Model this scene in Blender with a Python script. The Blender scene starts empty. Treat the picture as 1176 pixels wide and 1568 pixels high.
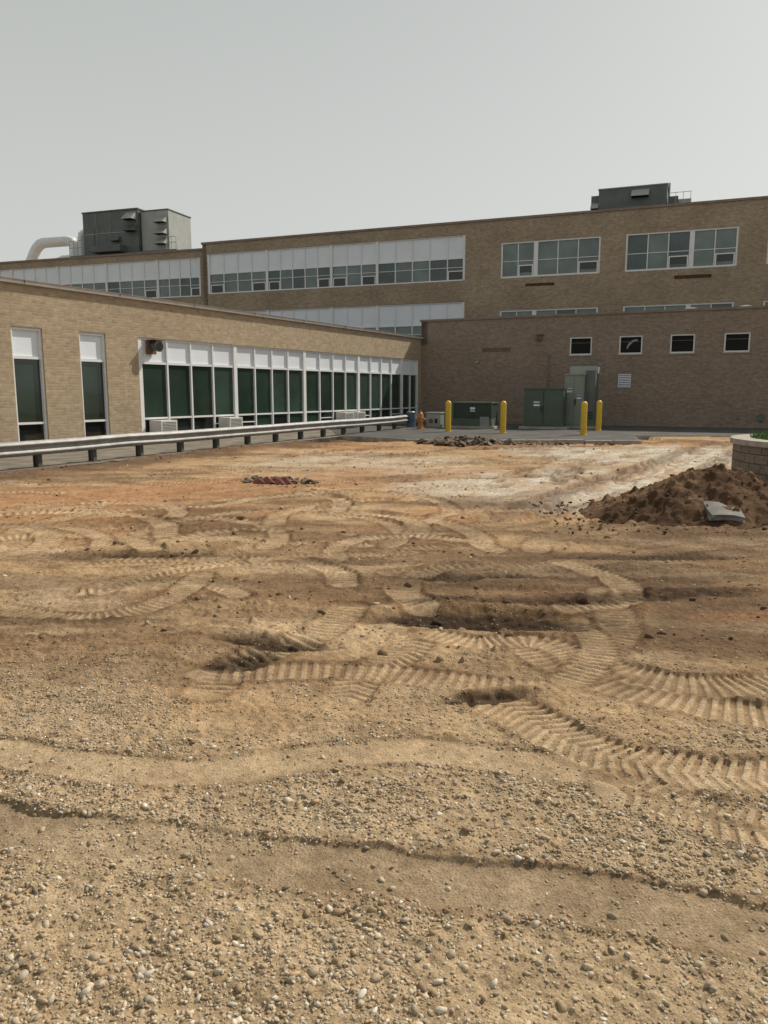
import bpy, bmesh, math, random
import numpy as np
from mathutils import Vector, Matrix
random.seed(7); rng=np.random.default_rng(7)
scene=bpy.context.scene
R=math.radians
# ---------------------------------------------------------------- world / light / camera
SUN_AZ=R(52)      # clockwise from +Y
SUN_EL=R(43)
w=bpy.data.worlds.new("World"); scene.world=w; w.use_nodes=True
nt=w.node_tree; nt.nodes.clear()
out=nt.nodes.new("ShaderNodeOutputWorld"); bg=nt.nodes.new("ShaderNodeBackground")
sky=nt.nodes.new("ShaderNodeTexSky"); sky.sky_type='NISHITA'; sky.sun_disc=False
sky.sun_elevation=SUN_EL; sky.sun_rotation=SUN_AZ
sky.air_density=1.0; sky.dust_density=4.0; sky.ozone_density=1.0
hsv=nt.nodes.new("ShaderNodeHueSaturation"); hsv.inputs['Saturation'].default_value=0.3; hsv.inputs['Value'].default_value=.9
nt.links.new(sky.outputs[0],hsv.inputs['Color'])
tc=nt.nodes.new("ShaderNodeTexCoord"); sx=nt.nodes.new("ShaderNodeSeparateXYZ"); nt.links.new(tc.outputs['Generated'],sx.inputs[0])
rp_=nt.nodes.new("ShaderNodeValToRGB"); nt.links.new(sx.outputs['Z'],rp_.inputs[0])
e_=rp_.color_ramp.elements; e_[0].position=0; e_[0].color=(.84,.845,.80,1); e_[1].position=.75; e_[1].color=(.43,.475,.445,1)
sc_=nt.nodes.new("ShaderNodeVectorMath"); sc_.operation='SCALE'; sc_.inputs[3].default_value=8.6; nt.links.new(rp_.outputs[0],sc_.inputs[0])
mx=nt.nodes.new("ShaderNodeMix"); mx.data_type='RGBA'; mx.inputs[0].default_value=.72
nt.links.new(hsv.outputs[0],mx.inputs[6]); nt.links.new(sc_.outputs[0],mx.inputs[7]); nt.links.new(mx.outputs[2],bg.inputs[0])
bg.inputs[1].default_value=0.108
nt.links.new(bg.outputs[0],out.inputs[0])
sl=bpy.data.lights.new("sun",'SUN'); sl.energy=4.6; sl.angle=R(1.0); sl.color=(1,0.92,0.79)
so=bpy.data.objects.new("sun",sl); scene.collection.objects.link(so)
sd=Vector((math.sin(SUN_AZ)*math.cos(SUN_EL),math.cos(SUN_AZ)*math.cos(SUN_EL),math.sin(SUN_EL)))
so.rotation_euler=sd.to_track_quat('Z','Y').to_euler()
so.location=sd*60
cam=bpy.data.cameras.new("camera"); co=bpy.data.objects.new("camera",cam); scene.collection.objects.link(co)
cam.sensor_fit='VERTICAL'; cam.sensor_height=36; cam.lens=36*1170/1568; cam.clip_end=5000; cam.clip_start=0.05
co.location=(0,0,1.6); co.rotation_euler=(R(90-8.94),0,0)
scene.camera=co
scene.view_settings.view_transform='Standard'; scene.view_settings.look='None'; scene.view_settings.exposure=0
# ---------------------------------------------------------------- material helpers
def newmat(name):
    m=bpy.data.materials.new(name); m.use_nodes=True
    return m,m.node_tree,m.node_tree.nodes["Principled BSDF"]
def coords(nt,kind='Object'):
    t=nt.nodes.new("ShaderNodeTexCoord"); return t.outputs[kind]
def noise(nt,vec,scale,detail=4,rough=.6):
    n=nt.nodes.new("ShaderNodeTexNoise"); n.inputs['Scale'].default_value=scale
    n.inputs['Detail'].default_value=detail; n.inputs['Roughness'].default_value=rough
    nt.links.new(vec,n.inputs['Vector']); return n.outputs['Fac']
def ramp(nt,fac,stops):
    r=nt.nodes.new("ShaderNodeValToRGB"); e=r.color_ramp.elements
    while len(e)<len(stops): e.new(.5)
    for i,(p,c) in enumerate(stops):
        e[i].position=p; e[i].color=(*c,1) if len(c)==3 else c
    nt.links.new(fac,r.inputs[0]); return r.outputs[0]
def mixc(nt,fac,a,b,mode='MIX'):
    m=nt.nodes.new("ShaderNodeMix"); m.data_type='RGBA'; m.blend_type=mode
    for k,v in ((0,fac),(6,a),(7,b)):
        if isinstance(v,(int,float)): m.inputs[k].default_value=v
        elif isinstance(v,tuple): m.inputs[k].default_value=(*v,1)
        else: nt.links.new(v,m.inputs[k])
    return m.outputs[2]
def bump(nt,b,h,strength,dist,prev=None):
    n=nt.nodes.new("ShaderNodeBump"); n.inputs['Strength'].default_value=strength; n.inputs['Distance'].default_value=dist
    nt.links.new(h,n.inputs['Height'])
    if prev is not None: nt.links.new(prev,n.inputs['Normal'])
    nt.links.new(n.outputs[0],b.inputs['Normal']); return n.outputs[0]
def simple(name,col,rough=.6,metal=0,var=.25,scale=3,bmp=0,spec=.4):
    m,nt,b=newmat(name); v=coords(nt)
    f=noise(nt,v,scale,5)
    lo=tuple(c*(1-var) for c in col); hi=tuple(min(1,c*(1+var)) for c in col)
    c=ramp(nt,f,[(.3,lo),(.7,hi)]); nt.links.new(c,b.inputs['Base Color'])
    b.inputs['Roughness'].default_value=rough; b.inputs['Metallic'].default_value=metal
    b.inputs['Specular IOR Level'].default_value=spec
    if bmp: bump(nt,b,noise(nt,v,scale*8,4),.5,bmp)
    return m
def brick(name,c1,c2,mort,stain=.25):
    m,nt,b=newmat(name); uv=coords(nt,'UV')
    t=nt.nodes.new("ShaderNodeTexBrick"); nt.links.new(uv,t.inputs['Vector'])
    t.inputs['Scale'].default_value=1; t.inputs['Brick Width'].default_value=.215; t.inputs['Row Height'].default_value=.075
    t.inputs['Mortar Size'].default_value=.008; t.inputs['Mortar Smooth'].default_value=.2
    t.inputs['Color1'].default_value=(*c1,1); t.inputs['Color2'].default_value=(*c2,1); t.inputs['Mortar'].default_value=(*mort,1)
    t.inputs['Bias'].default_value=0.0
    n=noise(nt,uv,.45,6,.65); n2=noise(nt,uv,6,3)
    c=mixc(nt,1.0,t.outputs[0],ramp(nt,n,[(.3,(1-stain,)*3),(.7,(1+stain*.5,)*3)]),'MULTIPLY')
    c=mixc(nt,1.0,c,ramp(nt,n2,[(.25,(.82,.8,.78)),(.75,(1.12,1.12,1.12))]),'MULTIPLY')
    nt.links.new(c,b.inputs['Base Color']); b.inputs['Roughness'].default_value=.9
    b.inputs['Specular IOR Level'].default_value=.2
    inv=nt.nodes.new("ShaderNodeMath"); inv.operation='SUBTRACT'; inv.inputs[0].default_value=1
    nt.links.new(t.outputs['Fac'],inv.inputs[1]); bump(nt,b,inv.outputs[0],.6,.008)
    return m
def glass(name,col,rough=.06):
    m,nt,b=newmat(name); v=coords(nt)
    c=ramp(nt,noise(nt,v,.55,3),[(.3,tuple(x*.65 for x in col)),(.7,tuple(x*1.3 for x in col))])
    nt.links.new(c,b.inputs['Base Color']); b.inputs['Roughness'].default_value=rough
    b.inputs['Specular IOR Level'].default_value=.6
    bump(nt,b,noise(nt,v,1.2,2),.15,.02)
    return m
M={}
M['brick_tan']=brick("tan_brick",(.44,.345,.24),(.34,.26,.175),(.39,.34,.26),.12)
M['brick_tall']=brick("weathered_brick",(.41,.33,.24),(.30,.235,.168),(.34,.29,.225),.2)
M['brick_annex']=brick("brown_brick",(.32,.25,.198),(.24,.183,.147),(.28,.23,.188),.10)
M['white']=simple("white_frame_paint",(.70,.71,.72),.45,var=.05)
M['panel']=simple("spandrel_panel_white",(.70,.74,.80),.3,var=.06,scale=.8)
M['glass_g']=glass("green_tinted_glass",(.022,.040,.030))
M['glass_g2']=glass("green_tinted_glass_light",(.036,.062,.048),.1)
M['glass_d']=glass("dark_glass",(.012,.015,.015))
M['glass_t']=glass("teal_glass",(.13,.175,.17),.08)
M['glass_t2']=glass("teal_glass_dark",(.055,.085,.082),.08)
M['coping']=simple("coping_metal",(.22,.165,.14),.6,var=.2)
M['fascia']=simple("fascia_white",(.60,.585,.56),.5,var=.10)
M['roof']=simple("roof_membrane",(.12,.12,.12),.9)
M['metal_d']=simple("dark_sheet_metal",(.11,.125,.12),.55,.1,var=.2,scale=1.2)
M['metal_l']=simple("light_sheet_metal",(.32,.335,.32),.5,.1,var=.12,scale=1.5)
M['galv']=simple("galvanized_steel",(.27,.27,.265),.6,.3,var=.25,scale=4,spec=.3)
M['post']=simple("weathered_post_steel",(.09,.085,.08),.7,.2,var=.3)
M['yellow']=simple("yellow_plastic_sleeve",(.66,.43,.04),.45,var=.12,scale=5)
M['tgreen']=simple("transformer_green_paint",(.075,.105,.08),.5,var=.15,scale=2)
M['tgreen_d']=simple("transformer_dark_green",(.03,.046,.037),.5,var=.15)
M['cab']=simple("cabinet_grey_green",(.23,.255,.22),.5,var=.12)
M['concrete']=simple("concrete",(.33,.31,.27),.9,var=.2,scale=3,bmp=.01)
M['slabgrey']=simple("broken_concrete",(.19,.18,.165),.95,var=.3,scale=7,bmp=.01)
M['black']=simple("black_rubber",(.015,.015,.015),.6)
M['dark']=simple("dark_void",(.01,.01,.01),.9)
M['rust']=simple("rusty_metal",(.16,.085,.055),.8,var=.4,scale=8)
M['hyd']=simple("hydrant_paint",(.40,.19,.06),.5,var=.3,scale=10)
M['blue']=simple("blue_plastic",(.07,.12,.18),.5)
M['red']=simple("faded_red_cloth",(.20,.075,.065),.9,var=.4,scale=12)
M['louver']=simple("louver_brown",(.14,.11,.09),.7)
m,nt_,b=newmat("sign_face"); g=coords(nt_,'UV')
wv=nt_.nodes.new("ShaderNodeTexWave"); wv.bands_direction='Y'; wv.inputs['Scale'].default_value=2.2; wv.inputs['Distortion'].default_value=0
nt_.links.new(g,wv.inputs['Vector'])
nn=noise(nt_,g,22,1); 
mm=nt_.nodes.new("ShaderNodeMath"); mm.operation='MULTIPLY'; nt_.links.new(wv.outputs['Fac'],mm.inputs[0]); nt_.links.new(nn,mm.inputs[1])
nt_.links.new(ramp(nt_,mm.outputs[0],[(.26,(.72,.73,.76)),(.34,(.07,.09,.22))]),b.inputs['Base Color']); b.inputs['Roughness'].default_value=.5
M['sign']=m
M['asphalt']=simple("asphalt_worn",(.075,.071,.067),.95,var=.4,scale=1.0,bmp=.006)
M['walk']=simple("gravelly_strip",(.17,.145,.118),.95,var=.4,scale=1.5,bmp=.012)
M['edge']=simple("slab_edge_concrete",(.33,.30,.255),.95,var=.3,scale=4,bmp=.01)
M['chunk']=simple("broken_asphalt",(.14,.105,.076),.95,var=.5,scale=6,bmp=.02)
M['grassmat']=simple("grass_blade",(.09,.17,.03),.7,var=.4,scale=6)
M['soil']=simple("garden_soil",(.07,.05,.03),.95)

# ---------------------------------------------------------------- mesh builder
class MB:
    def __init__(s): s.v=[];s.f=[];s.uv=[];s.mi=[];s.mats=[]
    def m(s,k):
        mt=M[k]
        if mt not in s.mats: s.mats.append(mt)
        return s.mats.index(mt)
    def face(s,pts,uvs,k):
        i=len(s.v); s.v+=[tuple(p) for p in pts]; s.f.append(tuple(range(i,i+len(pts)))); s.uv+=list(uvs); s.mi.append(s.m(k))
    def box(s,x0,x1,y0,y1,z0,z1,k):
        s.face([(x0,y0,z0),(x1,y0,z0),(x1,y0,z1),(x0,y0,z1)],[(x0,z0),(x1,z0),(x1,z1),(x0,z1)],k)
        s.face([(x1,y1,z0),(x0,y1,z0),(x0,y1,z1),(x1,y1,z1)],[(x1,z0),(x0,z0),(x0,z1),(x1,z1)],k)
        s.face([(x1,y0,z0),(x1,y1,z0),(x1,y1,z1),(x1,y0,z1)],[(y0,z0),(y1,z0),(y1,z1),(y0,z1)],k)
        s.face([(x0,y1,z0),(x0,y0,z0),(x0,y0,z1),(x0,y1,z1)],[(y1,z0),(y0,z0),(y0,z1),(y1,z1)],k)
        s.face([(x0,y0,z1),(x1,y0,z1),(x1,y1,z1),(x0,y1,z1)],[(x0,y0),(x1,y0),(x1,y1),(x0,y1)],k)
        s.face([(x0,y1,z0),(x1,y1,z0),(x1,y0,z0),(x0,y0,z0)],[(x0,y1),(x1,y1),(x1,y0),(x0,y0)],k)
    def prism(s,poly,y0,y1,k):
        n=len(poly)
        s.face([(x,y0,z) for x,z in poly],poly,k); s.face([(x,y1,z) for x,z in reversed(poly)],list(reversed(poly)),k)
        for i in range(n):
            a,b=poly[i],poly[(i+1)%n]
            s.face([(b[0],y0,b[1]),(a[0],y0,a[1]),(a[0],y1,a[1]),(b[0],y1,b[1])],[(0,0),(1,0),(1,1),(0,1)],k)
    def cyl(s,cx,cy,z0,z1,r,k,n=16,axis='z',r2=None):
        r2=r if r2 is None else r2
        def P(a,h,rr):
            p=(rr*math.cos(a),rr*math.sin(a),h)
            if axis=='z': return (cx+p[0],cy+p[1],p[2])
            if axis=='y': return (cx+p[0],p[2],cy+p[1])
            return (p[2],cx+p[0],cy+p[1])
        for i in range(n):
            a=2*math.pi*i/n;b=2*math.pi*(i+1)/n
            s.face([P(a,z0,r),P(b,z0,r),P(b,z1,r2),P(a,z1,r2)],[(0,0),(1,0),(1,1),(0,1)],k)
        s.face([P(2*math.pi*i/n,z1,r2) for i in range(n)],[(0,0)]*n,k)
        s.face([P(-2*math.pi*i/n,z0,r) for i in range(n)],[(0,0)]*n,k)
    def wall(s,x0,x1,z0,z1,ops,k,depth=.16,y=0):
        xs=sorted(set([x0,x1]+[o[0] for o in ops]+[o[1] for o in ops])); zs=sorted(set([z0,z1]+[o[2] for o in ops]+[o[3] for o in ops]))
        for i in range(len(xs)-1):
            for j in range(len(zs)-1):
                cx=(xs[i]+xs[i+1])/2; cz=(zs[j]+zs[j+1])/2
                if any(o[0]<cx<o[1] and o[2]<cz<o[3] for o in ops): continue
                a,b,c,d=xs[i],xs[i+1],zs[j],zs[j+1]
                s.face([(a,y,c),(b,y,c),(b,y,d),(a,y,d)],[(a,c),(b,c),(b,d),(a,d)],k)
        for a,b,c,d in ops:
            y1=y+depth
            s.face([(a,y,c),(a,y1,c),(a,y1,d),(a,y,d)],[(0,c),(depth,c),(depth,d),(0,d)],k)
            s.face([(b,y1,c),(b,y,c),(b,y,d),(b,y1,d)],[(0,c),(depth,c),(depth,d),(0,d)],k)
            s.face([(a,y1,d),(b,y1,d),(b,y,d),(a,y,d)],[(a,0),(b,0),(b,depth),(a,depth)],k)
            s.face([(a,y,c),(b,y,c),(b,y1,c),(a,y1,c)],[(a,0),(b,0),(b,depth),(a,depth)],k)
    def obj(s,name,parent=None,bevel=0,smooth=False):
        me=bpy.data.meshes.new(name); me.from_pydata(s.v,[],s.f)
        ul=me.uv_layers.new(name="UVMap"); ul.data.foreach_set("uv",np.array(s.uv,dtype=np.float32).ravel())
        for mt in s.mats: me.materials.append(mt)
        me.polygons.foreach_set("material_index",s.mi)
        if smooth or bevel:
            bm=bmesh.new(); bm.from_mesh(me); bmesh.ops.remove_doubles(bm,verts=bm.verts,dist=.0005); bm.to_mesh(me); bm.free()
        if smooth:
            me.shade_smooth(); me.set_sharp_from_angle(angle=R(35))
        me.update()
        o=bpy.data.objects.new(name,me); scene.collection.objects.link(o)
        if parent: o.parent=parent
        if bevel:
            b=o.modifiers.new("b",'BEVEL'); b.width=bevel; b.segments=2; b.limit_method='ANGLE'; b.angle_limit=R(40)
        return o
def empty(name,loc=(0,0,0),rz=0,parent=None):
    e=bpy.data.objects.new(name,None); scene.collection.objects.link(e); e.location=loc; e.rotation_euler=(0,0,rz); e.empty_display_size=.3
    if parent: e.parent=parent
    return e

# ---------------------------------------------------------------- classroom wing (left)
TH=math.atan2(.8774,.4797); L=34.0
wing=empty("classroom_wing",(1.9-.4797*L,39.8-.8774*L,0),TH)
S=lambda s:L-s
H1=4.36; zt,zp,zg,zb=3.2,2.46,.80,.26
ops=[(S(19.1),S(.3),zb,zt),(S(21.2),S(20.3),zb,zt+.02),(S(23.25),S(22.35),zb,zt+.02),(S(25.3),S(24.4),zb,zt+.02),(S(33),S(27),zb,zt)]
a=MB(); a.wall(0,L+.1,-.3,H1-.10,ops,'brick_tan',.16)
a.box(0,L,.3,14,-.3,H1-.16,'brick_tan')
a.obj("walls",wing)
a=MB(); a.box(-.1,L+.02,-.10,14.1,H1-.10,H1-.025,'fascia'); a.box(-.1,L+.02,-.13,14.1,H1-.025,H1,'coping'); a.box(0,L,.3,13.7,H1-.001,H1+.03,'roof')
for x in np.arange(2,L,3.05): a.box(x-.008,x+.008,-.135,-.128,H1-.10,H1-.002,'dark')
a.obj("roof",wing)
a=MB(); g=MB()
def col_window(x0,x1,pan=True,fr=.05,yy=.08,seed=0):
    z0=zb+.05
    g.box(x0,x1,yy+.03,yy+.05,zp+.04,zt-.05,'panel')
    g.box(x0,x1,yy+.035,yy+.05,zg+.03,zp-.03,random.choice(['glass_g','glass_g','glass_g2']))
    g.box(x0,x1,yy+.035,yy+.05,z0,zg-.03,random.choice(['glass_d','glass_d','glass_g']))
def hbars(x0,x1):
    a.box(x0,x1,.05,.14,zt-.06,zt,'white'); a.box(x0,x1,.055,.14,zp-.035,zp+.035,'white')
    a.box(x0,x1,.055,.14,zg-.03,zg+.025,'white'); a.box(x0,x1,.02,.14,zb,zb+.07,'white')
bays=[(19.1,14.72),(14.72,10.5),(10.5,6.3),(6.3,2.12),(2.12,.3)]
units=[]
for (s0,s1) in bays:
    x0,x1=S(s0),S(s1); n=4 if s0-s1>3 else 2
    a.box(x0,x0+.17,.035,.15,zb,zt,'white')
    pitch=(x1-x0-.17)/n
    hbars(x0+.17,x1)
    for i in range(n):
        u0=x0+.17+i*pitch; col_window(u0,u0+pitch); units.append((u0,u0+pitch))
        if i: a.box(u0-.03,u0+.03,.045,.145,zb+.07,zt-.06,'white')
        if random.random()<.35: a.box(u0+.04,u0+pitch-.04,.06,.12,zg-.28,zg-.245,'white')
a.box(S(.3)-.1,S(.3),.03,.155,zb,zt,'white')
for (p,q) in ((21.2,20.3),(23.25,22.35),(25.3,24.4),(33,27)):
    x0,x1=S(p),S(q); n=1 if p-q<2 else 5
    a.box(x0,x0+.06,.04,.15,zb,zt+.02,'white'); a.box(x1-.06,x1,.04,.15,zb,zt+.02,'white')
    hbars(x0+.06,x1-.06); a.box(x0+.06,x1-.06,.06,.13,zt,zt+.02,'white')
    for i in range(n):
        pitch=(x1-x0-.12)/n; col_window(x0+.06+i*pitch,x0+.06+(i+1)*pitch)
        if i: a.box(x0+.06+i*pitch-.03,x0+.06+i*pitch+.03,.045,.145,zb+.07,zt-.06,'white')
g.box(S(19.1),S(.3),.17,.19,zb,zt,'dark'); 
a.obj("window_frames",wing); g.obj("window_panes",wing)
a=MB()
for i in (0,3,10,11):
    u0,u1=units[i]; x0=u0+.2; x1=min(u1-.1,x0+.68)
    a.box(x0,x1,-.42,.07,.36,.74,'fascia')
    for k in range(7): a.box(x0+.05,x1-.05,-.428,-.42,.40+k*.045,.415+k*.045,'dark')
    for k in range(4): a.box(x1,x1+.005,-.36,-.08,.44+k*.06,.46+k*.06,'dark')
a.obj("window_air_conditioners",wing,bevel=.008)
a=MB(); xs=S(18.55)
a.box(xs-.16,xs+.16,-.02,.08,2.72,3.12,'rust'); a.cyl(xs+.02,2.95,-.30,-.02,.17,'metal_d',18,'y',.12); a.cyl(xs+.02,2.95,-.315,-.30,.13,'dark',18,'y')
a.box(xs-.2,xs+.24,-.32,-.02,3.12,3.14,'rust')
a.obj("wall_floodlight",wing)
# ---------------------------------------------------------------- annex (right)
TA=math.atan2(-6.6,14.3); annex=empty("brick_annex",(1.9,39.8,0),TA)
H2=5.2; LA=24
wins=[(7.51,8.53),(9.75,10.77),(11.95,12.97),(14.15,15.17),(16.35,17.37),(18.55,19.57)]
ops=[(p,q,3.30,4.12) for p,q in wins]+[(3.25,4.65,3.52,3.72)]
a=MB(); a.wall(0,LA,-.3,H2-.1,ops,'brick_annex',.12)
a.box(0,LA,.13,1,-.3,H2-.12,'brick_annex'); a.box(0.0,LA,1.0,6.8,-.3,H2-.35,'brick_annex')
a.box(-.003,.35,.0,1.2,H1-.4,H2-.1,'brick_annex')
a.obj("walls",annex)
a=MB(); a.box(-.06,LA,-.06,.36,H2-.1,H2,'coping'); a.box(-.05,.3,.36,7,H2-.1,H2,'coping'); a.obj("coping",annex)
a=MB()
for p,q in wins:
    a.box(p,p+.06,.03,.11,3.30,4.12,'white'); a.box(q-.06,q,.03,.11,3.30,4.12,'white')
    a.box(p+.06,q-.06,.03,.11,3.30,3.36,'white'); a.box(p+.06,q-.06,.03,.11,4.06,4.12,'white')
    a.box(p+.06,q-.06,.08,.12,3.36,4.06,'dark')
    a.box(p+.06,q-.06,.06,.10,3.84,3.865,'louver'); a.box(p-.05,q+.05,-.04,.03,3.24,3.298,'concrete')
p,q=wins[1]
for i in range(9):
    t=i/9*1.3; t2=(i+1)/9*1.3
    a.box(q-.25-.45*math.sin(t2),q-.25-.45*math.sin(t)+.03,.072,.078,3.40+.5*math.cos(t2),3.45+.5*math.cos(t),'metal_l')
a.obj("windows",annex)
a=MB()
a.box(3.25,4.65,.05,.12,3.52,3.72,'louver')
for i in range(5): a.box(3.27,4.63,-.01,.05,3.53+i*.038,3.55+i*.038,'brick_annex')
a.box(5.95,6.2,-.12,0,4.02,4.26,'rust'); a.box(5.92,6.23,-.16,0,4.26,4.29,'rust')
a.cyl(3.0,3.05,-.12,0,.06,'metal_l',12,'y')
a.cyl(14.9,.45,-.06,0,.06,'metal_d',10,'y'); a.box(15.7,15.9,-.09,0,.35,.65,'metal_d')
a.cyl(6.55,-.05,0.05,3.3,.025,'coping',8)
a.obj("wall_fixtures",annex)
a=MB()
for cx in (12.6,14.9):
    a.cyl(cx,2.2,H2-.4,H2+.12,.3,'white',20); a.cyl(cx,2.2,H2+.12,H2+.2,.40,'white',20,r2=.36); a.cyl(cx,2.2,H2+.2,H2+.27,.36,'white',20,r2=.1)
a.box(13.6,14.3,2,3,H2-.4,H2+.12,'metal_l')
a.obj("roof_vents",annex)
a=MB(); x0,x1,z0,z1=9.78,10.34,1.80,2.40
a.box(x0,x1,-.02,-.004,z0,z1,'white')
a.face([(x0+.02,-.023,z0+.02),(x1-.02,-.023,z0+.02),(x1-.02,-.023,z1-.02),(x0+.02,-.023,z1-.02)],[(0,0),(1,0),(1,1),(0,1)],'sign')
o=a.obj("wall_sign"); o.location=annex.location; o.rotation_euler=annex.rotation_euler
# ---------------------------------------------------------------- tall school building
TT=math.atan2(-12.0,30.9); tall=empty("school_building",(-11.85,51.9,0),TT)
H3=11.2; LT=46
rb=[(.32,4.65,4),(4.65,9.14,5),(9.14,12.17,3),(12.17,17.7,5)]
rw=[(19.78,25.2),(26.5,31.95),(33.3,38.7),(40,45.4)]
ops=[]
for dz in (0,-3.7):
    ops+=[(.32,17.7,7.93+dz,10.45+dz)]+[(p,q,7.93+dz,9.86+dz) for p,q in rw]
ops+=[(21.2,22.8,7.42,7.58),(29.0,30.8,7.42,7.60)]
a=MB(); a.wall(0,LT,-.3,H3-.12,ops,'brick_tall',.2)
a.box(0,LT,.4,15,-.3,H3-.14,'brick_tall'); a.box(-.002,.3,.0,.4,-.3,H3-.12,'brick_tall')
a.box(18.55,18.62,-.012,0,-.3,H3-.12,'brick_tall')
a.obj("walls",tall)
a=MB(); a.box(-.05,LT,-.07,.4,H3-.12,H3,'coping'); a.box(0,LT,.4,15,H3-.139,H3-.05,'roof')
for x0,x1,z0 in ((21.2,22.8,7.42),(29.0,30.8,7.42)):
    a.box(x0,x1,.05,.1,z0,z0+.18,'dark')
    for i in range(4): a.box(x0,x1,-.01,.05,z0+.01+i*.042,z0+.03+i*.042,'rust')
a.obj("coping_and_louvers",tall)
def ribbon_bay(f,g,x0,x1,n,z0,z1,first=False):
    zm=z0+(z1-z0)*.50; zl=z0+(z1-z0)*.22
    f.box(x0,x0+.16,.03,.19,z0,z1,'white')
    f.box(x0+.16,x1,.06,.19,z1-.06,z1,'white'); f.box(x0+.16,x1,.065,.19,zm-.035,zm+.035,'white'); f.box(x0+.16,x1,.03,.19,z0,z0+.07,'white')
    p=(x1-x0-.16)/n
    for i in range(n):
        u=x0+.16+i*p
        if i: f.box(u-.03,u+.03,.07,.18,z0+.07,z1-.06,'white')
        g.box(u,u+p,.12,.14,zm,z1,'panel')
        k='glass_t' if random.random()<.65 else 'glass_t2'
        g.box(u,u+p,.12,.14,z0,zm,k)
        f.box(u+.03,u+p-.03,.08,.17,zm-.52,zm-.49,'white')
        if i in (n-1,) or random.random()<.15:
            f.box(u+.05,u+p-.05,.055,.11,zl-.03,zl+.02,'white'); f.box(u+.04,u+.09,.055,.11,z0+.07,zl-.03,'white'); f.box(u+p-.09,u+p-.04,.055,.11,z0+.07,zl-.03,'white')
            g.box(u+.09,u+p-.09,.10,.115,z0+.07,zl-.03,'glass_d')
def right_win(f,g,x0,x1,z0,z1,flip):
    zm=z0+(z1-z0)*.47
    W=x1-x0; big=x0+(W*.36 if not flip else W*.60)
    f.box(x0,x0+.09,.03,.19,z0,z1,'white'); f.box(x1-.09,x1,.03,.19,z0,z1,'white')
    f.box(x0+.09,x1-.09,.04,.19,z1-.08,z1,'white'); f.box(x0+.09,x1-.09,.02,.19,z0,z0+.09,'white')
    f.box(big-.12,big+.12,.035,.185,z0+.09,z1-.08,'white')
    for (p,q,n) in ((x0+.09,big-.12,2 if not flip else 3),(big+.12,x1-.09,3 if not flip else 2)):
        pw=(q-p)/n
        for i in range(n):
            u=p+i*pw
            if i: f.box(u-.025,u+.025,.07,.17,z0+.09,z1-.08,'white')
            g.box(u,u+pw,.12,.14,z0+.05,z1-.04,'glass_t' if random.random()<.7 else 'glass_t2')
        f.box(p,q,.08,.175,zm-.02,zm+.015,'white')
        u=q-pw if True else p
        f.box(u+.04,u+pw-.02,.05,.11,z0+.62,z0+.68,'white'); f.box(u+.04,u+.1,.05,.11,z0+.09,z0+.62,'white'); f.box(u+pw-.08,u+pw-.02,.05,.11,z0+.09,z0+.62,'white')
        g.box(u+.1,u+pw-.08,.10,.115,z0+.28,z0+.62,'glass_d')
f=MB(); g=MB()
for dz in (0,-3.7):
    for p,q,n in rb: ribbon_bay(f,g,p,q,n,7.93+dz,10.45+dz)
    f.box(17.56,17.7,.03,.19,7.93+dz,10.45+dz,'white')
    for i,(p,q) in enumerate(rw): right_win(f,g,p,q,7.93+dz,9.86+dz,i%2)
f.obj("window_frames",tall); g.obj("window_panes",tall)
LL=40; ang=math.atan2(-.3206,.947)
sec=empty("west_section",(-11.85-.947*LL,52.7+.3206*LL,0),0); sec.rotation_euler=(0,0,ang)
bpy.context.view_layer.update()
sec.parent=tall; sec.matrix_parent_inverse=tall.matrix_world.inverted()
lb=[(.43,3.9),(3.9,8.1),(8.1,12.25),(12.25,16.4),(16.4,20.6),(20.6,24.8),(24.8,29)]
a=MB(); ops=[(LL-29,LL-.43,7.93+dz,10.45+dz) for dz in (0,-3.7)]
a.wall(0,LL+.3,-.3,H3-.32,ops,'brick_tall',.2); a.box(0,LL,.4,12,-.3,H3-.34,'brick_tall'); a.obj("west_walls",sec)
a=MB(); a.box(0,LL+.3,-.07,.4,H3-.32,H3-.2,'coping'); a.obj("west_coping",sec)
f=MB(); g=MB()
for dz in (0,-3.7):
    for p,q in lb: ribbon_bay(f,g,LL-q,LL-p,4,7.93+dz,10.45+dz)
    f.box(LL-.57,LL-.43,.03,.19,7.93+dz,10.45+dz,'white')
f.obj("west_window_frames",sec); g.obj("west_window_panes",sec)
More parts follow.
